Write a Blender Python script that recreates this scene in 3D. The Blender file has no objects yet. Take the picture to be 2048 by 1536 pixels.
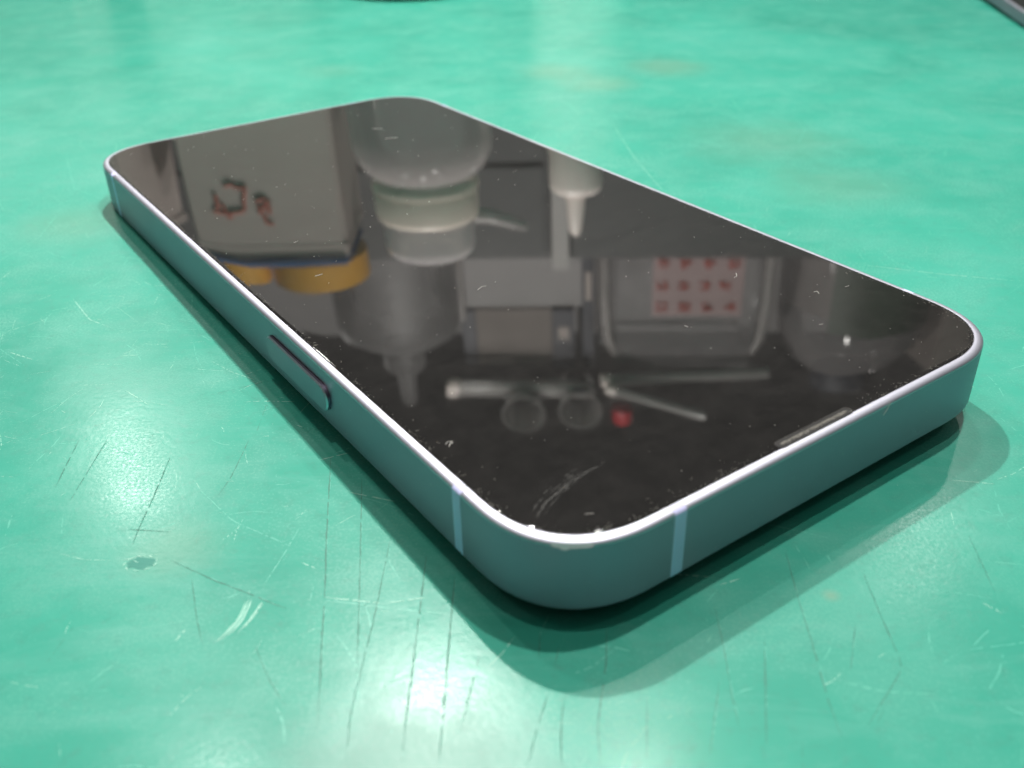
import bpy, bmesh, math, random
from mathutils import Vector, Matrix

random.seed(7)
MM = 0.001
scene = bpy.context.scene
C = scene.collection

# ------------------------------------------------------------------ camera
cd = bpy.data.cameras.new("camera")
cam = bpy.data.objects.new("camera", cd)
C.objects.link(cam)
cd.sensor_fit = 'HORIZONTAL'
cd.sensor_width = 4.8
cd.lens = 1931.06 / 2048 * 4.8
cd.clip_start = 0.004
cd.clip_end = 20
cam.matrix_world = Matrix((
    (0.99993, 0.01186, 0.0, 8.443 * MM),
    (-0.00632, 0.53316, -0.84599, -126.758 * MM),
    (-0.01003, 0.84593, 0.53320, 61.813 * MM),
    (0, 0, 0, 1)))
cd.dof.use_dof = True
cd.dof.focus_distance = 0.112
cd.dof.aperture_fstop = 4.4
scene.camera = cam

# ------------------------------------------------------------------ world, lamps, exposure
w = bpy.data.worlds.new("World")
scene.world = w
w.use_nodes = True
w.node_tree.nodes["Background"].inputs[0].default_value = (1.0, 0.97, 0.93, 1)
w.node_tree.nodes["Background"].inputs[1].default_value = 0.06
vs = scene.view_settings
vs.view_transform = 'Standard'
vs.look = 'None'
vs.gamma = 1
vs.exposure = -0.16


def lamp(name, pos, power, radius=9, col=(1, 0.97, 0.92)):
    ld = bpy.data.lights.new(name, 'POINT')
    ld.energy = power
    ld.shadow_soft_size = radius * MM
    ld.color = col
    o = bpy.data.objects.new(name, ld)
    o.location = [v * MM for v in pos]
    C.objects.link(o)
    return o


lamp("bench_lamp", (-29, 162, 322), 5.2, 4.5)
lamp("bench_lamp", (62, 150, 330), 0.8, 4.5)
lamp("bench_lamp", (-125, 146, 330), 0.75, 4.5)
lamp("ceiling_spot", (88, 38, 440), 4.7, 5)
lamp("ceiling_spot", (10, -70, 900), 5.6, 7)
lamp("ceiling_spot", (-620, -60, 900), 1.5, 18)
lamp("ceiling_spot", (560, -120, 900), 1.5, 18)
lamp("ceiling_spot", (-394, 697, 566), 3.2, 12)
lamp("ceiling_spot", (424, 631, 618), 1.7, 12)
# added soft fill light above and behind the viewer
ad = bpy.data.lights.new("fill_panel", 'AREA')
ad.shape = 'RECTANGLE'
ad.size = 1.2
ad.size_y = 0.8
ad.energy = 1.0
ad.color = (1, 0.97, 0.93)
ao = bpy.data.objects.new("fill_panel", ad)
ao.location = (0.0, -0.42, 1.0)
ao.rotation_euler = (Vector((0, 0, 0)) - Vector(ao.location)).to_track_quat('-Z', 'Y').to_euler()
C.objects.link(ao)


# ------------------------------------------------------------------ helpers
def mat(name, base, rough=0.5, metal=0.0, **kw):
    m = bpy.data.materials.new(name)
    m.use_nodes = True
    b = m.node_tree.nodes["Principled BSDF"]
    b.inputs["Base Color"].default_value = (*base, 1)
    b.inputs["Roughness"].default_value = rough
    b.inputs["Metallic"].default_value = metal
    for k, v in kw.items():
        b.inputs[k].default_value = v
    return m


def nt(m):
    t = m.node_tree
    return t, t.nodes["Principled BSDF"]


def node(t, kind, **ins):
    n = t.nodes.new(kind)
    for k, v in ins.items():
        if k.startswith('p_'):
            setattr(n, k[2:], v)
        else:
            key = int(k[1:]) if k[0] == 'i' and k[1:].isdigit() else k.replace('_', ' ')
            s = n.inputs[key]
            if hasattr(v, 'is_output'):
                t.links.new(v, s)
            else:
                s.default_value = v
    return n


def noise(t, vec, scale, detail=4, rough=0.55, dist=0.0):
    return node(t, 'ShaderNodeTexNoise', Vector=vec, Scale=scale, Detail=detail, Roughness=rough, Distortion=dist)


def ramp(t, fac, stops):
    r = node(t, 'ShaderNodeValToRGB', Fac=fac)
    cr = r.color_ramp
    while len(cr.elements) < len(stops):
        cr.elements.new(0.5)
    for e, (p, c) in zip(cr.elements, stops):
        e.position = p
        e.color = (*c, 1) if len(c) == 3 else c
    return r.outputs[0]


def mixc(t, fac, a, b, mode='MIX'):
    n = t.nodes.new('ShaderNodeMix')
    n.data_type = 'RGBA'
    n.blend_type = mode
    for s, v in ((n.inputs[0], fac), (n.inputs[6], a), (n.inputs[7], b)):
        if hasattr(v, 'is_output'):
            t.links.new(v, s)
        else:
            s.default_value = v if not isinstance(v, tuple) or len(v) == 4 else (*v, 1)
    return n.outputs[2]


def objcoord(t):
    return t.nodes.new('ShaderNodeTexCoord').outputs['Object']


def link(name, me, material, parent=None, smooth=None):
    o = bpy.data.objects.new(name, me)
    C.objects.link(o)
    if material:
        me.materials.append(material)
    if smooth is not None:
        for p in me.polygons:
            p.use_smooth = True
        me.set_sharp_from_angle(angle=math.radians(smooth))
    if parent:
        o.parent = parent
    return o


def from_data(name, V, F, material, parent=None, smooth=None):
    me = bpy.data.meshes.new(name)
    me.from_pydata([tuple(c * MM for c in v) for v in V], [], F)
    me.update()
    return link(name, me, material, parent, smooth)


def from_bm(name, bm, material, parent=None, smooth=None):
    for v in bm.verts:
        v.co *= MM
    bmesh.ops.recalc_face_normals(bm, faces=bm.faces)
    me = bpy.data.meshes.new(name)
    bm.to_mesh(me)
    bm.free()
    return link(name, me, material, parent, smooth)


def empty(name, loc=(0, 0, 0), rz=0.0):
    o = bpy.data.objects.new(name, None)
    o.empty_display_size = 0.01
    C.objects.link(o)
    o.location = [v * MM for v in loc]
    o.rotation_euler = (0, 0, rz)
    return o


def tag(o, label, cat, group=None):
    o["label"] = label
    o["category"] = cat
    if group:
        o["group"] = group
    return o


def box_bm(x0, x1, y0, y1, z0, z1, bev=0.0, seg=2):
    bm = bmesh.new()
    vs_ = [bm.verts.new((x, y, z)) for z in (z0, z1) for y in (y0, y1) for x in (x0, x1)]
    for f in ((0, 2, 3, 1), (4, 5, 7, 6), (0, 1, 5, 4), (2, 6, 7, 3), (0, 4, 6, 2), (1, 3, 7, 5)):
        bm.faces.new([vs_[i] for i in f])
    if bev:
        bmesh.ops.bevel(bm, geom=list(bm.edges), offset=bev, segments=seg, affect='EDGES')
    return bm


def lathe(name, prof, material, parent=None, n=48, smooth=40, cx=0, cy=0, closed=False):
    V, F = [], []
    for r, z in prof:
        for k in range(n):
            a = 2 * math.pi * k / n
            V.append((cx + r * math.cos(a), cy + r * math.sin(a), z))
    m = len(prof)
    for i in range(m - 1 + (1 if closed else 0)):
        for k in range(n):
            j = (i + 1) % m
            F.append((i * n + k, i * n + (k + 1) % n, j * n + (k + 1) % n, j * n + k))
    if not closed:
        if prof[0][0] > 0.01:
            F.append(tuple(range(n - 1, -1, -1)))
        if prof[-1][0] > 0.01:
            F.append(tuple((m - 1) * n + k for k in range(n)))
    return from_data(name, V, F, material, parent, smooth)


def tube_data(pts, rad, n=8, V=None, F=None):
    V = [] if V is None else V
    F = [] if F is None else F
    base = len(V)
    P = [Vector(p) for p in pts]
    rr = rad if isinstance(rad, (list, tuple)) else [rad] * len(P)
    for i, p in enumerate(P):
        d = (P[min(i + 1, len(P) - 1)] - P[max(i - 1, 0)]).normalized()
        u = d.cross(Vector((0, 0, 1)))
        if u.length < 1e-3:
            u = d.cross(Vector((0, 1, 0)))
        u.normalize()
        v = d.cross(u)
        for k in range(n):
            a = 2 * math.pi * k / n
            V.append(tuple(p + (u * math.cos(a) + v * math.sin(a)) * rr[i]))
    for i in range(len(P) - 1):
        for k in range(n):
            a, b = base + i * n + k, base + i * n + (k + 1) % n
            F.append((a, b, b + n, a + n))
    F.append(tuple(base + k for k in range(n - 1, -1, -1)))
    F.append(tuple(base + (len(P) - 1) * n + k for k in range(n)))
    return V, F


def resample(pts, step):
    out = [Vector(pts[0])]
    for a, b in zip(pts, pts[1:]):
        a, b = Vector(a), Vector(b)
        k = max(1, int((b - a).length / step))
        for i in range(1, k + 1):
            out.append(a.lerp(b, i / k))
    return out


def smooth_path(P, it=2):
    for _ in range(it):
        P = [P[0]] + [(P[i - 1] + P[i] * 2 + P[i + 1]) / 4 for i in range(1, len(P) - 1)] + [P[-1]]
    return P


def ribbon(V, F, pts, wid, z, step=0.6, jit=0.25, wj=0.4, break_p=0.0):
    """thin scratch lying in the mat: tapered, uneven in width"""
    P = smooth_path(resample([(x, y, 0) for x, y in pts], step), 3)
    n = len(P)
    base = len(V)
    for i, p in enumerate(P):
        d = (P[min(i + 1, n - 1)] - P[max(i - 1, 0)]).normalized()
        nrm = Vector((-d.y, d.x, 0))
        tp = min(1, min(i, n - 1 - i) / max(2.0, n * 0.18)) ** 0.7
        w_ = wid * (0.12 + 0.88 * tp) * random.uniform(1 - wj, 1 + wj) * 0.5
        q = p + nrm * random.uniform(-jit, jit) * wid
        V.append((q.x + nrm.x * w_, q.y + nrm.y * w_, z))
        V.append((q.x - nrm.x * w_, q.y - nrm.y * w_, z))
    for i in range(n - 1):
        if random.random() < break_p:
            continue
        a = base + 2 * i
        F.append((a + 1, a + 3, a + 2, a))


# ------------------------------------------------------------------ materials
# green work mat
M_MAT = mat("green_mat", (0.05, 0.42, 0.29), 0.25)
t, b = nt(M_MAT)
oc = objcoord(t)
big = noise(t, oc, 22, 5, 0.6, 0.6)
mid = noise(t, oc, 95, 5, 0.6, 0.3)
fine = noise(t, oc, 1500, 3, 0.6)
col = ramp(t, big.outputs[0], [(0.30, (0.022, 0.29, 0.208)), (0.52, (0.030, 0.35, 0.252)), (0.72, (0.050, 0.39, 0.292))])
col = mixc(t, ramp(t, mid.outputs[0], [(0.42, (0, 0, 0)), (0.75, (0.6, 0.6, 0.6))]), col, (0.085, 0.375, 0.285))
grit = noise(t, oc, 620, 6, 0.75)
col = mixc(t, ramp(t, grit.outputs[0], [(0.52, (0, 0, 0)), (0.74, (0.5, 0.5, 0.5))]), col, (0.045, 0.24, 0.18))
smu = node(t, 'ShaderNodeMapping', Vector=oc, Rotation=(0, 0, 0.5), Scale=(1, 3.2, 1))
smn = noise(t, smu.outputs[0], 48, 6, 0.7, 1.2)
col = mixc(t, ramp(t, smn.outputs[0], [(0.5, (0, 0, 0)), (0.78, (0.5, 0.5, 0.5))]), col, (0.12, 0.41, 0.33))
# soft shadow painted grey at the mat's near edge, and a few brown stains
sep = node(t, 'ShaderNodeSeparateXYZ', Vector=oc)


def m_(op, a, b_=None, c=None):
    ins = {'i0': a}
    if b_ is not None:
        ins['i1'] = b_
    if c is not None:
        ins['i2'] = c
    return node(t, 'ShaderNodeMath', p_operation=op, **ins).outputs[0]


def spot(cx, cy, rx, ry):
    dx = m_('DIVIDE', m_('SUBTRACT', sep.outputs[0], cx * MM), rx * MM)
    dy = m_('DIVIDE', m_('SUBTRACT', sep.outputs[1], cy * MM), ry * MM)
    return m_('SQRT', m_('ADD', m_('MULTIPLY', dx, dx), m_('MULTIPLY', dy, dy)))


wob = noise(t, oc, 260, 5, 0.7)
shade_patch = spot(1, -83.5, 13, 11)
shade_patch = m_('ADD', shade_patch, m_('MULTIPLY', m_('SUBTRACT', wob.outputs[0], 0.5), 0.7))
shade_patch = ramp(t, shade_patch, [(0.45, (0.6, 0.6, 0.6)), (1.15, (0, 0, 0))])
col = mixc(t, shade_patch, col, mixc(t, wob.outputs[0], (0.06, 0.22, 0.165), (0.11, 0.27, 0.215)))
for (sx, sy, r_, s_) in ((48, 118, 13, .32), (30, 104, 11, .30), (60, 60, 20, .22), (-63, 22, 12, .22), (20, 116, 11, .28), (36.5, -64.5, 1.3, .5), (66, 35, 16, .2), (-24, -57, 6, .2), (-35, 118, 10, .15)):
    st = m_('ADD', spot(sx, sy, r_, r_ * 0.9), m_('MULTIPLY', m_('SUBTRACT', mid.outputs[0], 0.5), 1.2))
    col = mixc(t, ramp(t, st, [(0.25, (s_, s_, s_)), (1.0, (0, 0, 0))]), col, (0.21, 0.30, 0.20))
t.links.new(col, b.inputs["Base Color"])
rg = ramp(t, mid.outputs[0], [(0.3, (0.18, 0.18, 0.18)), (0.7, (0.28, 0.28, 0.28))])
spk = noise(t, oc, 3200, 2, 0.6)
rg = mixc(t, 0.22, rg, ramp(t, spk.outputs[0], [(0.35, (0.08, 0.08, 0.08)), (0.65, (0.5, 0.5, 0.5))]))
rg = mixc(t, shade_patch, rg, (0.42, 0.42, 0.42))
t.links.new(rg, b.inputs["Coat Roughness"])
b.inputs["Coat Weight"].default_value = 0.65
b.inputs["Coat IOR"].default_value = 1.45
b.inputs["Roughness"].default_value = 0.6
b.inputs["IOR"].default_value = 1.36
bm1 = node(t, 'ShaderNodeBump', Strength=0.035, Distance=0.0003, Height=fine.outputs[0])
bm2 = node(t, 'ShaderNodeBump', Strength=0.010, Distance=0.004, Height=mid.outputs[0], Normal=bm1.outputs[0])
t.links.new(bm2.outputs[0], b.inputs["Normal"])
t.links.new(bm2.outputs[0], b.inputs["Coat Normal"])

M_CUT = mat("cut_line", (0.03, 0.18, 0.13), 0.6)
M_FAINT = mat("faint_scuff", (0.10, 0.46, 0.35), 0.4)
M_SCUFF = mat("scuff", (0.30, 0.62, 0.50), 0.45)
M_GOUGE = mat("gouge", (0.02, 0.23, 0.175), 0.5)

# lilac anodised aluminium
M_ALU = mat("lilac_aluminium", (0.45, 0.285, 0.37), 0.46, 1.0)
t, b = nt(M_ALU)
oc = objcoord(t)
gn = noise(t, oc, 5200, 2, 0.5)
t.links.new(node(t, 'ShaderNodeBump', Strength=0.35, Distance=0.00008, Height=gn.outputs[0]).outputs[0], b.inputs["Normal"])
sm = noise(t, oc, 70, 4, 0.6)
t.links.new(ramp(t, sm.outputs[0], [(0.3, (0.43, 0.43, 0.43)), (0.7, (0.49, 0.49, 0.49))]), b.inputs["Roughness"])
M_RIM = mat("polished_rim", (0.30, 0.30, 0.40), 0.3, 1.0)
M_RIMLIT = mat("lit_lilac_rim", (0.60, 0.61, 0.70), 0.5, 1.0)  # light on the bevel put into a paler colour than the frame's
t, b = nt(M_RIMLIT)
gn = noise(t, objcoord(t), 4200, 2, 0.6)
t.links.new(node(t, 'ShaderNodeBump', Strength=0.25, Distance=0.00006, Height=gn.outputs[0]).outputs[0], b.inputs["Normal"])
M_BAND = mat("periwinkle_plastic", (0.66, 0.66, 0.98), 0.42)
M_GASKET = mat("black_gasket", (0.012, 0.012, 0.012), 0.6)
M_BACK = mat("dark_back_glass", (0.02, 0.03, 0.06), 0.1)
M_LENS = mat("lens_glass", (0.005, 0.005, 0.008), 0.03)

# front glass: black, with a thin uneven film of dust and finger grease
M_GLASS = mat("black_front_glass", (0.01, 0.01, 0.01), 0.02, 0.0, IOR=1.62)
t, b = nt(M_GLASS)
oc = objcoord(t)
d1 = noise(t, node(t, "ShaderNodeMapping", Vector=oc, Rotation=(0, 0, 0.9), Scale=(1, 2.6, 1)).outputs[0], 55, 8, 0.72, 1.5)
d2 = noise(t, oc, 420, 4, 0.7)
film = mixc(t, 0.35, ramp(t, d1.outputs[0], [(0.3, (0.013, 0.0127, 0.0123)), (0.8, (0.024, 0.0235, 0.023))]),
            ramp(t, d2.outputs[0], [(0.4, (0.012, 0.012, 0.012)), (0.8, (0.030, 0.029, 0.028))]))
t.links.new(film, b.inputs["Base Color"])
t.links.new(ramp(t, d1.outputs[0], [(0.4, (0.015, 0.015, 0.015)), (0.8, (0.06, 0.06, 0.06))]), b.inputs["Roughness"])
M_DUST = mat("dust", (0.75, 0.74, 0.70), 0.8)
M_LINT = mat("lint", (0.36, 0.35, 0.31), 0.9)
M_SMEAR = mat("grease_smear", (0.6, 0.6, 0.58), 0.6, 0.0, Alpha=0.10)
M_SLOT = mat("slot_dark", (0.006, 0.006, 0.006), 0.7)
M_GRILLE = mat("dusty_grille", (0.12, 0.19, 0.165), 0.75)
t, b = nt(M_GRILLE)
gq = noise(t, objcoord(t), 3000, 3, 0.7)
t.links.new(ramp(t, gq.outputs[0], [(0.35, (0.03, 0.028, 0.025)), (0.7, (0.22, 0.21, 0.185))]), b.inputs["Base Color"])


def plain(name, base, rough=0.5, var=0.12, scale=40, **kw):
    m = mat(name, base, rough, **kw)
    t, b = nt(m)
    n = noise(t, objcoord(t), scale, 4, 0.6)
    t.links.new(ramp(t, n.outputs[0], [(0.3, tuple(c * (1 - var) for c in base)), (0.7, tuple(min(1, c * (1 + var)) for c in base))]), b.inputs["Base Color"])
    return m


def clear(name, base, body, rough=0.05, ior=1.5):
    """see-through plastic: some milky body, mirror-like skin"""
    m = bpy.data.materials.new(name)
    m.use_nodes = True
    t = m.node_tree
    t.nodes.clear()
    out = t.nodes.new('ShaderNodeOutputMaterial')
    n = noise(t, objcoord(t), 60, 3)
    dif = node(t, 'ShaderNodeBsdfDiffuse', Color=ramp(t, n.outputs[0], [(0.3, tuple(c * 0.93 for c in base)), (0.7, base)]))
    tr = t.nodes.new('ShaderNodeBsdfTransparent')
    gl = node(t, 'ShaderNodeBsdfGlossy', Roughness=rough)
    lw = node(t, 'ShaderNodeLayerWeight', Blend=0.35)
    edge = node(t, 'ShaderNodeMath', p_operation='MULTIPLY_ADD', i0=lw.outputs['Facing'], i1=body * 0.9, i2=body)
    m1 = node(t, 'ShaderNodeMixShader', i0=edge.outputs[0], i1=tr.outputs[0], i2=dif.outputs[0])
    fr = node(t, 'ShaderNodeFresnel', IOR=ior)
    m2 = node(t, 'ShaderNodeMixShader', i0=fr.outputs[0], i1=m1.outputs[0], i2=gl.outputs[0])
    t.links.new(m2.outputs[0], out.inputs[0])
    return m


M_FROST = clear("frosted_plastic", (0.88, 0.82, 0.81), 0.38, 0.05, 1.65)
M_DIM = clear("dim_translucent_plastic", (0.24, 0.235, 0.235), 0.4, 0.5)
M_CLEAR = clear("clear_plastic", (0.95, 0.90, 0.91), 0.55)
M_CREAM = plain("cream_plastic", (0.95, 0.85, 0.75), 0.4, 0.03)
M_FLUID = plain("pale_fluid", (0.50, 0.50, 0.46), 0.3, 0.08)
M_WHITE = plain("white_plastic", (0.93, 0.84, 0.79), 0.35, 0.03)
M_CARTON = plain("grey_carton", (0.47, 0.415, 0.385), 0.75, 0.05)
M_REDINK = plain("red_marker", (0.44, 0.12, 0.08), 0.6, 0.1)
M_LABELINK = plain("label_ink", (0.42, 0.08, 0.06), 0.6, 0.1)
M_BLUE = plain("blue_cloth", (0.03, 0.13, 0.32), 0.7, 0.1)
M_ORANGE = plain("orange_tape", (0.72, 0.38, 0.05), 0.4, 0.08)
M_CAB = plain("dark_grey_steel", (0.095, 0.10, 0.10), 0.5, 0.02)
M_CABLIGHT = plain("pale_grey_steel", (0.50, 0.48, 0.47), 0.5, 0.04)
M_JAR = clear("clear_jar", (0.60, 0.58, 0.59), 0.20)
M_JAREDGE = clear("thick_clear_edge", (0.70, 0.66, 0.64), 0.30)
M_LABEL = plain("pink_label", (0.42, 0.31, 0.31), 0.6, 0.06)
M_BROWN = plain("brown_grey_board", (0.21, 0.185, 0.17), 0.7, 0.08)
M_NAVY = plain("navy_binder", (0.03, 0.035, 0.05), 0.5, 0.1)
M_TUBE = clear("clear_tube", (0.95, 0.93, 0.90), 0.30, 0.10, 2.2)  # whitened body stands in for lamp glints along the tubes
M_RED = plain("red_cap_plastic", (0.45, 0.02, 0.03), 0.4, 0.05)
M_GREENLBL = plain("dark_green_label", (0.035, 0.06, 0.04), 0.5, 0.3, 25)
M_WALL = plain("grey_wall", (0.36, 0.35, 0.35), 0.8, 0.05, 12)

# ------------------------------------------------------------------ ground: the green mat
def ground():
    n = 1
    V = [(-700, -500, 0), (700, -500, 0), (700, 700, 0), (-700, 700, 0)]
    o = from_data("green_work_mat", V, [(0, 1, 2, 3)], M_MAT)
    o["kind"] = "structure"
    o["label"] = "worn glossy green work mat full of fine scratches"
    return o


G = ground()

DARK= [[(-11.115, -42.974), (-9.603, -55.751), (-9.339, -57.743), (-8.616, -62.932), (-7.949, -68.781), (-6.994, -76.455), (-6.773, -78.279)], [(-7.302, -46.801), (-6.067, -57.8), (-4.989, -67.691), (-4.494, -72.821)], [(-3.377, -55.862), (-3.462, -57.846), (-3.749, -66.134), (-4.223, -73.031), (-4.462, -77.247), (-4.183, -80.931)], [(0.238, -58.739), (0.077, -68.229), (-0.076, -77.31), (-0.076, -81.159)], [(3.025, -61.394), (2.836, -72.098), (2.781, -77.862), (2.677, -81.368)], [(5.476, -70.916), (4.702, -75.321), (4.283, -77.884)], [(-13.476, -69.531), (-11.47, -73.332), (-9.654, -75.84)], [(11.011, -75.02), (10.217, -77.644), (9.253, -81.458)], [(12.201, -75.82), (11.814, -78.905), (11.836, -81.493)], [(16.283, -68.029), (15.973, -71.505), (14.7, -78.032), (14.637, -81.532)], [(33.898, -58.706), (33.53, -64.872), (33.275, -71.929), (33.021, -75.736), (33.086, -79.385)], [(40.258, -61.306), (40.097, -67.717), (40.068, -72.716), (35.255, -78.509)], [(25.997, -65.237), (25.872, -70.472), (25.552, -75.626), (25.542, -78.918)], [(51.872, -56.701), (51.131, -64.424)], [(29.541, -69.202), (27.22, -80.059)], [(37.634, -67.909), (35.644, -73.064)], [(24.963, -73.52), (22.788, -80.915)], [(18.864, -75.136), (18.109, -81.195)], [(-28.53, -42.265), (-28.185, -49.539), (-28.173, -53.876), (-28.005, -56.642)], [(-29.158, -54.452), (-24.836, -54.897)], [(-20.682, -39.639), (-21.068, -46.536), (-21.669, -49.338)], [(-23.653, -58.941), (-18.996, -61.607), (-11.677, -65.288)], [(-21.002, -61.444), (-19.296, -66.239), (-17.833, -69.629)], [(-39.606, -39.253), (-38.916, -47.62)], [(-36.481, -39.317), (-36.541, -49.784)], [(-10.515, -58.621), (-9.137, -59.326)], [(10.583, -68.281), (10.402, -71.473)], [(12.129, -69.874), (11.699, -72.023)]]
LIGHT= [[(-15.02, -63.703), (-15.304, -66.539), (-16.089, -68.315), (-17.002, -69.421)], [(-13.818, -64.524), (-14.484, -66.903), (-15.407, -68.495)], [(-19.85, -67.685), (-20.394, -68.923)], [(60.593, 3.188), (70.722, -0.136), (81.659, -2.883)], [(30.08, 72.711), (32.071, 53.164), (35.352, 33.374)], [(17.073, -60.713), (26.762, -62.055)], [(26.943, -63.018), (28.849, -62.283)], [(-55.731, -19.697), (-51.85, -21.661)], [(-66.419, 1.573), (-66.042, 4.43)], [(-53.292, -4.838), (-48.598, -11.159), (-44.999, -13.347)], [(-41.246, -20.915), (-38.77, -20.723)], [(-8.448, -63.997), (-3.463, -64.755)], [(-2.798, -64.766), (0.475, -64.144)], [(53.414, -48.22), (57.726, -48.966)], [(-8.24, -49.105), (-2.974, -50.807)], [(-12.214, -43.49), (-9.177, -42.196)], [(-37.921, -29.0), (-33.82, -32.558)], [(49.501, -65.56), (50.649, -66.953)]]
FIB= [[(28.715, 46.189), (28.616, 45.859), (29.231, 46.403)], [(29.318, 45.935), (28.875, 45.663), (28.504, 45.943)], [(8.922, 20.572), (7.948, 20.096), (7.483, 20.279)], [(25.383, 61.474), (24.744, 61.87)], [(-19.087, 36.211), (-18.543, 36.892), (-17.939, 36.969)], [(-22.361, 45.505), (-22.897, 45.579), (-22.55, 46.161)], [(-16.363, 51.265), (-16.806, 51.455)], [(-4.403, 42.364), (-4.461, 42.858)], [(-11.885, -40.115), (-13.894, -39.224)], [(20.458, -6.912), (19.807, -7.054)], [(-13.032, -46.85), (-14.451, -45.689)], [(-26.369, 46.891), (-27.076, 46.917)], [(22.87, 4.686), (21.855, 4.726)]]
SMEAR= [[(29.195, 59.513), (26.875, 57.943), (22.874, 56.995), (19.706, 56.596)]]
HAND= [[(-110.9, 87.6), (-110.9, 92.8), (-112.4, 95.3)], [(-106.7, 84.2), (-103.5, 82.9), (-101.5, 85.0), (-97.8, 84.5)], [(-113.0, 95.3), (-107.9, 96.1), (-100.7, 95.3)], [(-98.7, 85.9), (-100.0, 90.5), (-100.2, 94.7)], [(-107.9, 96.1), (-107.2, 98.2), (-105.7, 97.6)], [(-109.1, 91.8), (-107.5, 96.3)], [(-95.4, 91.2), (-91.7, 89.3), (-89.5, 92.1)], [(-94.9, 96.5), (-91.0, 91.4), (-90.2, 96.7)], [(-94.9, 93.4), (-89.5, 94.6)], [(-92.8, 96.6), (-92.5, 100.9), (-89.6, 101.4)]]

for i, pts in enumerate(DARK):
    V, F = [], []
    ribbon(V, F, pts, (0.12 if i in (0, 3, 4, 18) else random.uniform(0.05, 0.10)), 0.012, 0.5, 0.22, 0.45, 0.06)
    cl = from_data("cut_line", V, F, M_CUT, G)
    V, F = [], []
    ribbon(V, F, [(x + 0.085, y) for x, y in pts], 0.05, 0.010, 0.4, 0.4, 0.6, 0.6)
    from_data("cut_lip", V, F, M_FAINT, cl)
for i, pts in enumerate(LIGHT):
    V, F = [], []
    if i < 2:      # broad scrape: a bundle of fine strokes
        for k in range(8 if i == 0 else 3):
            o_ = random.gauss(0, 0.17 if i == 0 else 0.12)
            a_, b_ = random.uniform(0, 0.25), random.uniform(0.75, 1)
            Q = smooth_path(resample([(x + o_, y - o_ * 0.4, 0) for x, y in pts], 0.25), 4)
            Q = Q[int(a_ * len(Q)):int(b_ * len(Q))]
            ribbon(V, F, [(p.x, p.y) for p in Q], random.uniform(0.04, 0.13), 0.012 + k * 0.0006, 0.25, 0.15, 0.4, 0.04)
    else:
        ribbon(V, F, pts, 0.25 if i == 2 else 0.10, 0.014, 0.3, 0.2, 0.5, 0.2)
    from_data("scuff_mark", V, F, M_SCUFF, G)
# fine light scratches nobody could count, spread over the mat
V, F = [], []
for k in range(520):
    x, y = random.uniform(-75, 95), random.uniform(-84, 70)
    if random.random() < 0.55:
        x, y = random.gauss(-38, 22), random.gauss(-25, 26)
    a = random.gauss(0.15, 0.7) if random.random() < 0.7 else random.uniform(0, 3.14)
    L_ = random.expovariate(1 / 0.8) + 0.15
    bend = random.uniform(-0.3, 0.3)
    pts = [(x, y), (x + math.cos(a) * L_, y + math.sin(a) * L_), (x + math.cos(a) * L_ + math.cos(a + bend) * L_, y + math.sin(a) * L_ + math.sin(a + bend) * L_)]
    ribbon(V, F, pts, random.uniform(0.025, 0.075), 0.010, 0.25, 0.3, 0.6, 0.3)
o = from_data("fine_scratches", V, F, M_SCUFF, G)
o["kind"] = "stuff"
V, F = [], []
for k in range(900):
    x, y = random.uniform(-80, 100), random.uniform(-84, 90)
    a = random.uniform(0, 3.14)
    L_ = random.expovariate(1 / 2.0) + 0.3
    bend = random.uniform(-0.5, 0.5)
    pts = [(x, y), (x + math.cos(a) * L_, y + math.sin(a) * L_), (x + math.cos(a) * L_ + math.cos(a + bend) * L_, y + math.sin(a) * L_ + math.sin(a + bend) * L_)]
    ribbon(V, F, pts, random.uniform(0.03, 0.12), 0.006, 0.35, 0.3, 0.6, 0.25)
o = from_data("faint_scuffs", V, F, M_FAINT, G)
o["kind"] = "stuff"
V, F = [], []
for k in range(60):
    x, y = random.uniform(-70, 90), random.uniform(-84, 20)
    a = random.gauss(1.45, 0.5)
    L_ = random.expovariate(1 / 2.5) + 0.5
    ribbon(V, F, [(x, y), (x + math.cos(a) * L_, y + math.sin(a) * L_)], random.uniform(0.02, 0.05), 0.008, 0.4, 0.3, 0.6, 0.35)
o = from_data("fine_cuts", V, F, M_CUT, G)
o["kind"] = "stuff"
# chipped spot
bm = bmesh.new()
cv = bm.verts.new((-26.4, -59.25, 0.02))
ring = []
for k in range(16):
    a = 2 * math.pi * k / 16
    r_ = random.uniform(0.75, 1.15)
    ring.append(bm.verts.new((-26.4 + 1.35 * r_ * math.cos(a), -59.25 + 0.85 * r_ * math.sin(a), 0.012)))
for k in range(16):
    bm.faces.new((cv, ring[k], ring[(k + 1) % 16]))
from_bm("chipped_spot", bm, M_GOUGE, G)
V, F = [], []
for k in range(9):
    a = 2 * math.pi * k / 9 + 0.2
    x, y = -26.4 + 1.45 * math.cos(a), -59.25 + 0.95 * math.sin(a)
    ribbon(V, F, [(x, y), (x + math.cos(a + 1.6) * 0.6, y + math.sin(a + 1.6) * 0.5)], 0.16, 0.018, 0.15)
ribbon(V, F, [(-27.2, -58.9), (-26.6, -59.2)], 0.12, 0.03, 0.2)
from_data("chip_rim", V, F, M_SCUFF, G)

# ------------------------------------------------------------------ the phone
PW, PL, PT = 64.2, 131.5, 7.55
RC, EXPN = 11.3, 2.4


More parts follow.
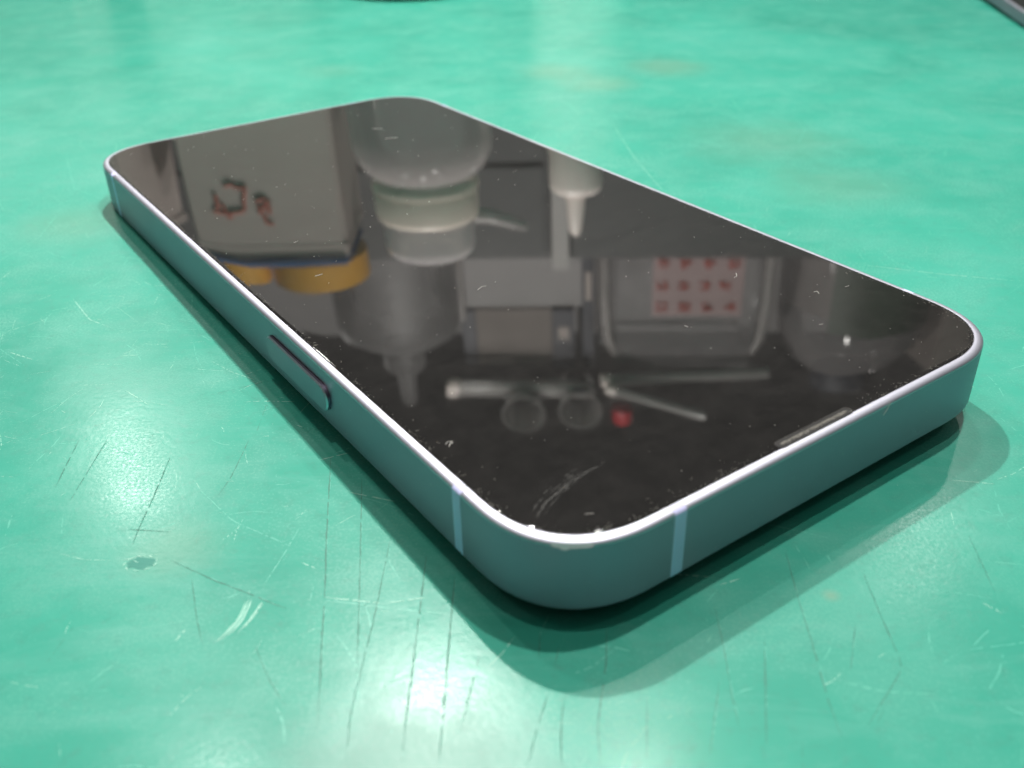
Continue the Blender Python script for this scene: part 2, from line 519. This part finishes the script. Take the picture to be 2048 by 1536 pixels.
def outline(ins, n=20, w_=PW, l_=PL, rc=RC):
    hw, hl, r = w_ / 2 - ins, l_ / 2 - ins, max(rc - ins, 0.2)
    P = []
    e = 2 / EXPN
    for sx, sy, fl in ((1, 1, 0), (-1, 1, 1), (-1, -1, 0), (1, -1, 1)):
        Q = []
        for k in range(n + 1):
            # even spacing along the superellipse
            a = math.pi / 2 * k / n
            c, s = math.cos(a), math.sin(a)
            d = (c ** EXPN + s ** EXPN) ** (-1 / EXPN)
            Q.append((sx * (hw - r + r * c * d), sy * (hl - r + r * s * d)))
        P += Q[::-1] if fl else Q
    return P


def sweep(name, prof, material, parent, closed=True, smooth=30):
    V, F = [], []
    rings = []
    for ins, z in prof:
        P = outline(ins)
        rings.append(len(P))
        V += [(x, y, z) for x, y in P]
    n = rings[0]
    m = len(prof)
    for i in range(m if closed else m - 1):
        j = (i + 1) % m
        for k in range(n):
            F.append((i * n + k, i * n + (k + 1) % n, j * n + (k + 1) % n, j * n + k))
    if not closed:
        F.append(tuple((m - 1) * n + k for k in range(n)))
        F.append(tuple(range(n - 1, -1, -1)))
    return from_data(name, V, F, material, parent, smooth)


RB, RH = 0.82, 0.46   # rounding of the frame's upper edge


def side_profile(off=0.0):
    P = []
    for k in range(5):
        a = math.radians(-80 + 80 * k / 4)
        P.append((0.5 - 0.5 * math.cos(a) - off, 0.5 + 0.5 * math.sin(a)))
    for k in range(9):
        a = math.radians(90 * k / 8)
        P.append((RB - RB * math.cos(a) - off * math.cos(a), PT - 0.02 - RH + RH * math.sin(a) + off * math.sin(a)))
    return P


def build_phone(detail=True):
    root = empty("smartphone" if detail else "tablet")
    pr = side_profile()
    sweep("frame", pr[:6] + [(1.05, pr[5][1]), (1.05, PT - 1.4), (1.6, 0.3)], M_ALU, root)
    sweep("rim", pr[5:] + [(1.05, PT - 0.05), (1.05, pr[5][1] + 0.002)], M_RIMLIT, root, True, 50)
    sweep("gasket", [(0.80, PT - 0.5), (0.80, PT - 0.035), (0.98, PT - 0.035), (0.98, PT - 0.5)], M_GASKET, root)
    sweep("front_glass", [(0.96, PT - 0.9), (0.96, PT - 0.13), (0.985, PT - 0.05), (1.05, PT + 0.012), (1.15, PT + 0.03), (1.4, PT + 0.035)], M_GLASS, root, False, 60)
    sweep("back_glass", [(1.4, 0.0), (0.75, 0.05), (0.55, 0.2), (1.5, 0.5)], M_BACK, root, False, 60)
    # camera bump on the back, towards the near corner: it props this end up
    bx, by = 17.2, 50.0
    V, F = [], []
    prof = [(0, 0.1), (0, -1.4), (0.25, -1.65), (0.8, -1.7)]
    n = 40
    for ins, z in prof:
        for k in range(n):
            a = 2 * math.pi * k / n
            c, s = math.cos(a), math.sin(a)
            d = (abs(c) ** 4.5 + abs(s) ** 4.5) ** (-1 / 4.5)
            V.append((bx + (12.6 - ins) * c * d, by + (12.6 - ins) * s * d, z))
    for i in range(3):
        for k in range(n):
            F.append((i * n + k, (i + 1) * n + k, (i + 1) * n + (k + 1) % n, i * n + (k + 1) % n))
    F.append(tuple(3 * n + k for k in range(n)))
    bump = from_data("camera_bump", V, F, M_BACK, root, 40)
    for lx, ly in ((bx + 4.6, by + 4.6), (bx - 4.6, by - 4.6)):
        lathe("lens_ring", [(5.6, -1.6), (5.6, -2.0), (5.2, -2.1), (4.4, -2.1), (4.4, -1.9)], M_RIM, bump, 32, 40, lx, ly)
    # antenna bands: a slice of the frame's own section
    def band(axis, sgn, pos, width):
        V, F = [], []
        P = side_profile(0.012)
        m = len(P)
        for u in (pos - width / 2, pos + width / 2):
            for ins, z in P:
                if axis == 'x':
                    V.append((sgn * (PW / 2 - ins), u, z))
                else:
                    V.append((u, sgn * (PL / 2 - ins), z))
        for i in range(m - 1):
            f = (i, i + 1, m + i + 1, m + i)
            F.append(f if (sgn > 0) != (axis == 'x') else f[::-1])
        from_data("antenna_band", V, F, M_BAND, root, 60)
    band('x', 1, 52.0, 1.35)
    band('y', 1, 18.5, 1.4)
    band('x', 1, -52.0, 1.35)
    band('x', -1, 52.0, 1.35)
    band('x', -1, -52.0, 1.35)
    band('y', -1, -18.5, 1.4)
    # side button on the long side
    def pill(y0, y1, z0, z1, xa, xb, cham, name, sgn=1):
        V, F = [], []
        cy, cz, hl, hh = (y0 + y1) / 2, (z0 + z1) / 2, (y1 - y0) / 2, (z1 - z0) / 2
        n = 12
        for x, ins in ((xa, 0), (xb - cham, 0), (xb, cham)):
            r = hh - ins
            for k in range(n + 1):
                a = -math.pi / 2 + math.pi * k / n
                V.append((sgn * x, cy + hl - hh + r * math.cos(a), cz + r * math.sin(a)))
            for k in range(n + 1):
                a = math.pi / 2 + math.pi * k / n
                V.append((sgn * x, cy - hl + hh + r * math.cos(a), cz + r * math.sin(a)))
        m = 2 * n + 2
        for i in range(2):
            for k in range(m):
                f = (i * m + k, i * m + (k + 1) % m, (i + 1) * m + (k + 1) % m, (i + 1) * m + k)
                F.append(f if sgn > 0 else f[::-1])
        face = tuple(2 * m + k for k in range(m))
        return V, F, (face if sgn > 0 else face[::-1])
    V, F, face = pill(10.6, 26.9, 2.05, 5.35, PW / 2 - 0.5, PW / 2 + 0.5, 0.17, "side_button")
    sb = from_data("side_button", [V[i] for i in face], [tuple(range(len(face)))], M_ALU, root)
    h_ = len(F) // 2
    from_data("button_rim", V, F[:h_], M_RIM, sb, 25)
    from_data("button_chamfer", V, F[h_:], M_RIMLIT, sb, 25)
    V, F, face = pill(10.57, 26.93, 2.02, 5.38, PW / 2 - 0.3, PW / 2 + 0.010, 0.004, "button_gap")
    from_data("button_gap", V, F + [face], M_GASKET, sb)
    for y0 in (24.5, 38.0):
        V, F, face = pill(y0, y0 + 9.2, 2.05, 5.35, PW / 2 - 0.5, PW / 2 + 0.32, 0.16, "volume_button", -1)
        vb = from_data("volume_button", [V[i] for i in face], [tuple(range(len(face)))], M_ALU, root)
        from_data("button_rim", V, F, M_RIM, vb, 25)
    # earpiece: recessed slot at the rim with a dusty grille
    def slot(cx, cy, hl, hh, z, name, m, parent, zlo=None, ring=None):
        n = 10
        P = []
        for k in range(n + 1):
            a = -math.pi / 2 + math.pi * k / n
            P.append((cx + hl - hh + hh * math.cos(a), cy + hh * math.sin(a)))
        for k in range(n + 1):
            a = math.pi / 2 + math.pi * k / n
            P.append((cx - hl + hh + hh * math.cos(a), cy + hh * math.sin(a)))
        N = len(P)
        if ring is None:
            V = [(x, y, z) for x, y in P]
            return from_data(name, V, [tuple(range(N))], m, parent)
        V, F = [], []
        for grow, zz in ((ring, z - 0.03), (ring * 0.5, z + 0.035), (0, z)):
            for k, (x, y) in enumerate(P):
                dx, dy = x - max(cx - hl + hh, min(cx + hl - hh, x)), y - cy
                l_ = math.hypot(dx, dy) or 1
                V.append((x + dx / l_ * grow, y + dy / l_ * grow, zz))
        for i in range(2):
            for k in range(N):
                F.append((i * N + k, i * N + (k + 1) % N, (i + 1) * N + (k + 1) % N, (i + 1) * N + k))
        return from_data(name, V, F, m, parent, 60)
    ZT = PT + 0.035
    ear = slot(0.15, 64.35, 5.15, 0.50, ZT + 0.006, "earpiece_slot", M_SLOT, root)
    slot(0.15, 64.35, 5.15, 0.50, ZT + 0.008, "slot_rim", M_SLOTRIM, ear, ring=0.07)
    V, F = [], []
    for i in range(120):
        for j in range(4):
            ed = min(1, min(i, 119 - i) / 4)
            V.append((0.15 - 4.7 + 9.4 * i / 119, 64.38 + (-0.17 + 0.34 * j / 3) * (0.35 + 0.65 * ed) + random.uniform(-0.03, 0.03), ZT + 0.012 + random.uniform(0, 0.05) * (0 < j < 3)))
    for i in range(119):
        for j in range(3):
            a = i * 4 + j
            F.append((a, a + 4, a + 5, a + 1))
    from_data("grille", V, F, M_GRILLE, ear)
    if not detail:
        return root
    # dust, lint and fibres on the glass
    V, F = [], []

    def speck(x, y, z, r):
        i = len(V)
        sx, sy = random.uniform(0.7, 1.4), random.uniform(0.7, 1.4)
        V.extend([(x + r * sx, y, z), (x, y + r * sy, z), (x - r * sx, y, z), (x, y - r * sy, z), (x, y, z + r)])
        F.extend([(i, i + 1, i + 4), (i + 1, i + 2, i + 4), (i + 2, i + 3, i + 4), (i + 3, i, i + 4)])

    def inside(x, y, m):
        hw, hl, r = PW / 2 - m, PL / 2 - m, RC - m
        dx, dy = max(0, abs(x) - hw + r), max(0, abs(y) - hl + r)
        return abs(x) < hw and abs(y) < hl and (dx / r) ** 2.4 + (dy / r) ** 2.4 < 1
    for k in range(240):
        x, y = random.uniform(-31, 31), random.uniform(-64, 64)
        if inside(x, y, 1.3):
            speck(x, y, ZT, random.uniform(0.018, 0.055) * (1 + 0.5 * (y < 0)))
    for pts in FIB:
        P = smooth_path(resample([(x, y, ZT + 0.03) for x, y in pts], 0.15), 1)
        tube_data([tuple(p) for p in P], 0.028, 4, V, F)
    o = from_data("dust_and_fibres", V, F, M_DUST, root)
    o["kind"] = "stuff"
    # grime packed along the edge of the glass
    V, F = [], []
    edge = outline(1.05, 40)
    cum = [0]
    for a, c in zip(edge, edge[1:] + edge[:1]):
        cum.append(cum[-1] + math.dist(a, c))
    for k in range(3400):
        s = random.uniform(0, cum[-1])
        i = next(j for j in range(len(edge)) if cum[j + 1] >= s)
        f_ = (s - cum[i]) / max(1e-6, cum[i + 1] - cum[i])
        a, c = edge[i], edge[(i + 1) % len(edge)]
        x, y = a[0] + (c[0] - a[0]) * f_, a[1] + (c[1] - a[1]) * f_
        nearf = 1.0 if (x > 20 or y > 45) else 0.35
        clump = 0.5 + 0.5 * math.sin(s * 0.9) * math.sin(s * 0.37 + 1) + 0.3 * math.sin(s * 2.3)
        if random.random() > nearf * max(0.12, clump):
            continue
        q = abs(random.gauss(0, 0.28)) if random.random() < 0.75 else abs(random.gauss(0, 0.9))
        l_ = math.hypot(x, y)
        # move inwards
        x2 = x - math.copysign(q, x) * (1 if abs(x) > PW / 2 - 6 else 0.0)
        y2 = y - math.copysign(q, y) * (1 if abs(y) > PL / 2 - 6 else 0.0)
        r = random.uniform(0.012, 0.045)
        if random.random() < 0.22:
            an = random.uniform(0, 6.28)
            ln = random.uniform(0.12, 0.45)
            tube_data([(x2, y2, ZT + 0.02), (x2 + ln * 0.5 * math.cos(an), y2 + ln * 0.5 * math.sin(an), ZT + 0.05), (x2 + ln * math.cos(an + 0.6), y2 + ln * math.sin(an + 0.6), ZT + 0.02)], 0.012, 3, V, F)
        else:
            speck(x2, y2, ZT, r)
    o = from_data("edge_lint", V, F, M_LINT, root)
    o["kind"] = "stuff"
    # small specks on the metal side and a hair over the rim
    V, F = [], []
    for k in range(26):
        if random.random() < 0.5:
            x, y = PW / 2 + 0.01, random.uniform(-40, 54)
        else:
            x, y = random.uniform(-20, 20), PL / 2 + 0.01
        speck(x, y, random.uniform(0.8, 6.5), random.uniform(0.03, 0.05))
    tube_data([(-9.2, PL / 2 - 0.3, PT + 0.12), (-9.3, PL / 2 + 0.05, PT - 0.15), (-9.0, PL / 2 + 0.06, PT - 0.8), (-8.5, PL / 2 + 0.06, PT - 1.3)], 0.02, 4, V, F)
    o = from_data("rim_specks", V, F, M_DUST, root)
    o["kind"] = "stuff"
    # finger smear near the corner
    V, F = [], []
    for pts in SMEAR:
        for k in range(16):
            dx, dy = random.gauss(0, 0.35), random.gauss(0, 0.35)
            P = [(x + dx + random.gauss(0, 0.1), y + dy + random.gauss(0, 0.1)) for x, y in pts]
            a, c = sorted((random.random(), random.random()))
            Q = smooth_path(resample([(x, y, 0) for x, y in P], 0.3), 4)
            Q = Q[int(a * len(Q)):max(int(a * len(Q)) + 3, int(c * len(Q)))]
            if len(Q) > 3:
                ribbon(V, F, [(p.x, p.y) for p in Q], random.uniform(0.03, 0.09), ZT + 0.004, 0.3, 0.5, 0.6, 0.3)
    o = from_data("finger_smear", V, F, M_SMEAR, root)
    # the nick in the rim at the near corner
    P = [q for q in outline(0.0, 60) if q[0] > PW / 2 - 5.2 and q[1] > PL / 2 - 3.4]
    V, F = [], []
    for i, (x, y) in enumerate(P):
        l_ = math.hypot(x - PW / 2 + RC, y - PL / 2 + RC)
        ux, uy = (x - PW / 2 + RC) / l_, (y - PL / 2 + RC) / l_
        d = math.sin(math.pi * i / (len(P) - 1)) ** 0.5 * random.uniform(0.03, 0.12) + (0.14 if 0.2 < i / len(P) < 0.38 else 0)
        V += [(x + ux * 0.012 - ux * 0.12, y + uy * 0.012 - uy * 0.12, PT - 0.18), (x + ux * 0.022, y + uy * 0.022, PT - 0.48), (x + ux * (0.03 + d * 0.5), y + uy * (0.03 + d * 0.5), PT - 0.48 - d)]
        if i:
            k = 3 * i
            F += [(k - 3, k, k + 1, k - 2), (k - 2, k + 1, k + 2, k - 1)]
    from_data("nick", V, F, M_NICK, root, 60)
    return root


M_NICK = mat("bare_aluminium", (0.85, 0.85, 0.88), 0.55, 0.6)
M_SLOTRIM = mat("slot_rim", (0.08, 0.077, 0.07), 0.4)
phone = build_phone()
tag(phone, "black-glass smartphone with lilac metal frame lying face up on the green mat", "smartphone")
AZ, TILT = 3.7523824, 0.01825196
phone.matrix_world = (Matrix.Translation(Vector((-37.7086, 53.8621, 0.0)) * MM) @ Matrix.Rotation(AZ, 4, 'Z') @ Matrix.Rotation(TILT, 4, 'X')
                      @ Matrix.Translation(Vector((0, PL / 2, 0)) * MM))

# a second handset lying at the far right of the mat: only its rim reaches into the picture
phone2 = build_phone(False)
tag(phone2, "thin black glass tablet at the top right corner, only its pale rim showing", "tablet")
phone2.matrix_world = Matrix.Translation(Vector((188.6, 181.5, 0)) * MM) @ Matrix.Rotation(-0.11, 4, 'Z') @ Matrix.Rotation(TILT, 4, 'X') @ Matrix.Translation(Vector((0, 0, 1.2)) * MM) @ Matrix.Diagonal((1, 1, 0.45, 1))

# ------------------------------------------------------------------ things behind the phone, seen in its glass
# clear squeeze bottle with cream collar and clear cap
bt = empty("squeeze_bottle", (-25.5, 231, 0))
tag(bt, "frosted squeeze bottle with cream collar and clear cap mirrored in the phone's glass", "bottle")
lathe("body", [(25.5, 0.3), (27.2, 2), (27.2, 56), (26.6, 63), (24.2, 69), (20.0, 73.5), (17.5, 75)], M_FROST, bt, 64)
lathe("fluid", [(24.5, 1.5), (26.2, 3), (26.2, 30), (0.0, 30)], M_FLUID, bt, 48)
col_ = lathe("collar", [(17.6, 72.5), (19.6, 74), (20.3, 76), (20.3, 89), (19.6, 91), (18.2, 92)], M_CREAM, bt, 64)
lathe("collar_ring", [(20.3, 76.6), (20.9, 77), (20.9, 78.6), (20.3, 79)], M_CREAM, col_, 64, 40, 0, 0, True)
lathe("cap", [(18.1, 91.5), (18.1, 103), (17.6, 105.5), (15.8, 107.5), (0.0, 107.8)], M_CLEAR, bt, 64)
V, F = tube_data([(18, 0, 92), (24, 1, 92.5), (32, 3, 96), (39, 4, 99)], [3.2, 3.0, 2.6, 1.6], 10)
from_data("strap", V, F, M_FROST, bt, 60)

# white dropper bottle with tapered nozzle
nb = empty("dropper_bottle", (33.5, 243, 0))
tag(nb, "white dropper bottle with tapered nozzle mirrored near the phone's far edge", "bottle")
lathe("body", [(15.5, 0.3), (17, 1.5), (17, 56), (16, 60), (11, 64), (9.5, 66)], M_WHITE, nb, 48)
lathe("cap", [(10.2, 65), (10.8, 66.5), (10.8, 82), (10.2, 85), (8.5, 86.5), (4.6, 87)], M_WHITE, nb, 48)
lathe("nozzle", [(4.6, 86), (4.3, 88), (2.6, 104), (1.6, 105.5), (0.8, 106), (0.0, 106)], M_WHITE, nb, 24)

# carton with red handwriting
ct = empty("carton", (-92, 265, 0))
tag(ct, "grey carton with red handwriting mirrored at the left end of the glass", "carton")
from_bm("carton_body", box_bm(-31, 31, -25, 25, 0.2, 111, 1.2, 2), M_CARTON, ct)
from_bm("lid", box_bm(-31.2, 31.2, -25.2, 25.2, 107, 113, 0.6, 2), M_CARTON, ct)
V, F = [], []
for pts in HAND:
    P = smooth_path(resample([(x + 92, -25.3, z - 4) for x, z in pts], 0.5), 2)
    tube_data([tuple(p) for p in P], 0.75, 6, V, F)
from_data("handwriting", V, F, M_REDINK, ct, 60)

pc = empty("folded_cloth", (-88, 262, 113.2))
tag(pc, "navy blue folded cloth on top of the grey carton", "cloth")
bm = box_bm(-34, 28, -24, 18, 0, 4.6, 1.8, 3)
bmesh.ops.subdivide_edges(bm, edges=list(bm.edges), cuts=2)
for v in bm.verts:
    v.co.z += 0.5 * math.sin(v.co.x * 0.22) * (v.co.z > 2) - 0.012 * max(0, v.co.x) * (v.co.z > 2)
from_bm("fold", bm, M_BLUE, pc, 50)


def tape(pos, ro, ri, h, label):
    t_ = empty("tape_roll", pos)
    tag(t_, label, "tape", "orange tape rolls on the carton")
    lathe("tape", [(ri + 2, 0.2), (ro, 0.2), (ro, h), (ri + 2, h)], M_ORANGE, t_, 48, 30, 0, 0, True)
    lathe("core", [(ri, 0), (ri + 1.95, 0), (ri + 1.95, h), (ri, h)], M_CARTON, t_, 48, 30, 0, 0, True)


tape((-78, 262, 118.4), 21, 13, 13, "orange tape roll, the wider one in the mirrored row")
tape((-112, 258, 118.4), 12, 7, 13, "orange tape roll, the narrower one near the button edge")

# pale container at the far left and the white tub beside it
pb = empty("storage_tub", (-178, 262, 0))
tag(pb, "pale grey storage tub with sloping side mirrored at the glass's far left corner", "tub")
bm = box_bm(-40, 33, -30, 40, 0.2, 118, 3, 3)
for v in bm.verts:
    v.co.x += (v.co.z - 70) * -0.06 if v.co.x > 0 else 0
from_bm("tub_body", bm, M_CARTON, pb, 40)
from_bm("rim", box_bm(-41, 31, -31, 41, 112, 120, 1.5, 2), M_CARTON, pb, 40)
wt = empty("paper_pack", (-133.5, 300, 0))
tag(wt, "small white pack standing in the dark gap beside the grey carton", "pack")
from_bm("pack_body", box_bm(-7, 7, -4, 8, 0.2, 96, 1, 2), M_WHITE, wt)
from_bm("flap", box_bm(-6.6, 6.6, -4.6, -4.1, 60, 94, 0.15, 1), M_WHITE, wt)

# two dark cabinets with a pale post between them
for x0, x1, lab in ((-250, 26.5, "left dark grey steel cabinet behind the frosted squeeze bottle"), (36, 330, "right dark grey steel cabinet behind the white dropper bottle")):
    c_ = empty("cabinet", ((x0 + x1) / 2, 400, 0))
    tag(c_, lab, "cabinet", "dark cabinets behind the bottles")
    hw = (x1 - x0) / 2
    from_bm("shell", box_bm(-hw, hw, -70, 70, 0.2, 154, 1.0, 2), M_CAB, c_)
    for z0, z1 in ((4, 50), (53, 99), (102, 150)):
        d_ = from_bm("drawer", box_bm(-hw + 3, hw - 3, -72.2, -70.2, z0, z1, 0.6, 2), M_CAB, c_)
po = empty("rack_post", (31.2, 390, 0))
tag(po, "pale steel post standing between the two dark cabinets", "post")
from_bm("post", box_bm(-4.3, 4.3, -66, 60, 0.2, 158, 0.8, 2), M_CABLIGHT, po)

# jar with a pink label
jr = empty("jar", (101.5, 372, 154.4))
tag(jr, "clear jar with a pink label of red writing on the right cabinet", "jar")
bm = box_bm(-47, 47, -22, 22, 0, 78, 8, 4)
from_bm("jar_body", bm, M_JAR, jr, 50)
for s in (-1, 1):
    V, F = tube_data([(s * 45.5, -20, 3), (s * 45.0, -20.5, 40), (s * 43, -20.5, 62), (s * 39, -20, 72)], [3.2, 3.2, 3.0, 2.0], 10)
    from_data("corner_edge", V, F, M_JAREDGE, jr, 60)
from_bm("jar_lid", box_bm(-40, 40, -18, 18, 78.2, 84, 2, 2), M_JAR, jr, 50)
lb = from_bm("label", box_bm(-19, 31, -22.7, -22.3, 6, 45, 0.1, 1), M_LABEL, jr)
V, F = [], []
for row, zz in enumerate((11, 25, 39)):
    for kx in range(4):
        cx = -13.5 + kx * (12.6 if row != 1 else 11.4) + random.uniform(-0.5, 0.5)
        for s_ in range(6):
            ax_, az_ = random.uniform(-3.2, 3.2), random.uniform(-3.0, 3.0)
            if s_ % 2:
                pts = [(cx - random.uniform(2, 3.8), -22.9, zz + az_), (cx + random.uniform(2, 3.8), -22.9, zz + az_ * 0.8)]
            else:
                pts = [(cx + ax_, -22.9, zz - random.uniform(2, 3.6)), (cx + ax_ * 0.7, -22.9, zz + random.uniform(2, 3.6))]
            tube_data(pts, 0.5, 5, V, F)
from_data("writing", V, F, M_LABELINK, lb)

# tall translucent bottle on the left cabinet
tb = empty("reagent_bottle", (-64, 385, 154.4))
tag(tb, "tall grey translucent bottle with nozzle standing on the left cabinet", "bottle")
lathe("body", [(36, 0.2), (38, 2), (38, 60), (36, 68), (28, 74), (14, 79), (11.5, 82)], M_DIM, tb, 56)
lathe("collar", [(12.6, 81), (12.6, 96), (11, 99), (6.5, 100)], M_DIM, tb, 40)
lathe("nozzle", [(6.4, 99), (6.0, 102), (4.5, 124), (3.2, 126), (0.0, 126)], M_DIM, tb, 24)
V, F = tube_data([(38.6, -6, 2), (38.6, -6, 62)], [2.2, 2.2], 8)
from_data("edge_highlight", V, F, M_JAREDGE, tb, 60)  # pale strip stands in for the highlight on the bottle's edge

# boards between them
gb = empty("pale_box", (4, 405, 154.4))
tag(gb, "pale grey box behind the mirrored tubes, under the brown board box", "box")
from_bm("box_body", box_bm(-30, 48, -22, 22, 0.2, 55, 1, 2), M_WALL, gb)
bb = empty("board_box", (4, 405, 209.8))
tag(bb, "brown grey board box under the bundle of clear tubes", "box")
from_bm("box_body", box_bm(-30, 24, -22, 22, 0.2, 41, 1, 2), M_BROWN, bb)
from_bm("box_end", box_bm(-30.6, -22, -22.6, 22.6, 1, 40, 0.4, 1), M_NAVY, bb)
for x, wd, lab in ((34.5, 6.5, "wide navy binder standing beside the brown board box"), (49.5, 3.5, "narrow navy binder standing next to the jar")):
    bi = empty("binder", (x, 400, 209.8 if x < 40 else 154.4))
    tag(bi, lab, "binder", "navy binders by the jar")
    z1 = 42 if x < 40 else 98
    from_bm("cover", box_bm(-wd, wd, -20, 24, 0.2, z1, 0.8, 2), M_NAVY, bi)
    from_bm("spine_label", box_bm(-wd * 0.5, wd * 0.5, -20.5, -20.1, z1 * 0.3, z1 * 0.5, 0.05, 1), M_CARTON, bi)

# clear tubes lying on top
tubes = [((-34, 362, 254), (48, 362, 257), 4.6, "thick clear tube, upper one of the bright bundle on the board box"),
         ((-36, 372, 262), (52, 368, 262), 5.2, "thick clear tube, lower one of the bright bundle on the board box"),
         ((56, 345, 241.5), (153, 358, 243.5), 3.8, "clear tube lying level along the top of the labelled jar"),
         ((58, 338, 243.5), (112, 330, 258), 2.8, "thin clear tube slanting across the top of the labelled jar")]
for p0, p1, r, lab in tubes:
    tu = empty("clear_tube", ((p0[0] + p1[0]) / 2, (p0[1] + p1[1]) / 2, (p0[2] + p1[2]) / 2))
    tag(tu, lab, "tube", "clear tubes on top of the boxes")
    mid_ = (Vector(p0) + Vector(p1)) / 2
    V, F = tube_data([tuple(Vector(p0) - mid_), tuple(Vector(p0) * 0.5 + Vector(p1) * 0.5 - mid_), tuple(Vector(p1) - mid_)], r, 16)
    from_data("tube_wall", V, F, M_TUBE, tu, 60)
    d = (Vector(p1) - Vector(p0)).normalized() * 2
    V, F = tube_data([tuple(Vector(p0) - mid_ - d), tuple(Vector(p0) - mid_ + d * 2)], r * 1.12, 16)
    from_data("glint_stopper", V, F, M_WHITE, tu, 60)  # tube end coloured white to stand for a lamp glint
for x, z, lab in ((8, 268, "clear glass vial lying end-on, the left one below the bright tubes"), (42, 266, "clear glass vial lying end-on, the right one below the bright tubes")):
    rc_ = empty("glass_vial", (x, 352, z))
    tag(rc_, lab, "vial", "clear vials lying end-on by the tubes")
    ring_ = [(12.6 * math.cos(2 * math.pi * k / 32), -3, 12.6 * math.sin(2 * math.pi * k / 32)) for k in range(33)]
    V, F = tube_data(ring_, 0.5, 6)
    from_data("vial_rim", V, F, M_TUBE, rc_, 60)
    V = [(11.8 * math.cos(2 * math.pi * k / 32), y_, 11.8 * math.sin(2 * math.pi * k / 32)) for y_ in (-3, 26) for k in range(32)]
    F = [(k, (k + 1) % 32, 32 + (k + 1) % 32, 32 + k) for k in range(32)]
    from_data("vial_wall", V, F, M_TUBE, rc_, 60)
rd = empty("red_cap", (66.5, 346, 262))
tag(rd, "small red round cap beside the slanting clear tube", "cap")
lathe("cap_top", [(5.8, 0), (6, 1), (6, 8), (5, 10), (0, 10.3)], M_RED, rd, 24)

# big bottle at the right
rb = empty("round_bottle", (208, 388, 154.4))
tag(rb, "big round bottle with dark green label mirrored near the earpiece", "bottle")
lathe("body", [(40, 0.3), (43, 3), (43, 62), (41, 76), (33, 92), (22, 101), (17, 104)], M_JAR, rb, 56)
lathe("fluid", [(38, 1), (41.5, 4), (41.5, 50), (0, 50)], M_BROWN, rb, 48)
V, F = [], []
for i in range(15):
    a = math.radians(235 + 90 * i / 14)
    for z in (8, 58):
        V.append((43.4 * math.cos(a), 43.4 * math.sin(a), z))
    if i:
        k = 2 * i
        F.append((k - 2, k, k + 1, k - 1))
from_data("label", V, F, M_GREENLBL, rb, 60)
lathe("bottle_cap", [(17.5, 103), (18.2, 104), (18.2, 118), (16.5, 120), (0, 120)], M_NAVY, rb, 40)
kb = empty("board_stack", (290, 392, 154.4))
tag(kb, "brown board carton mirrored in the glass's right corner", "carton")
from_bm("carton_body", box_bm(-34, 60, -25, 30, 0.2, 108, 1, 2), M_BROWN, kb)
from_bm("hole", box_bm(-14, 6, -25.6, -25.2, 66, 84, 0.1, 1), M_NAVY, kb)

# low grey partition at the back of the bench
wl = from_bm("back_wall", box_bm(-700, 700, 520, 540, 0, 300, 1, 1), M_WALL)
wl["kind"] = "structure"
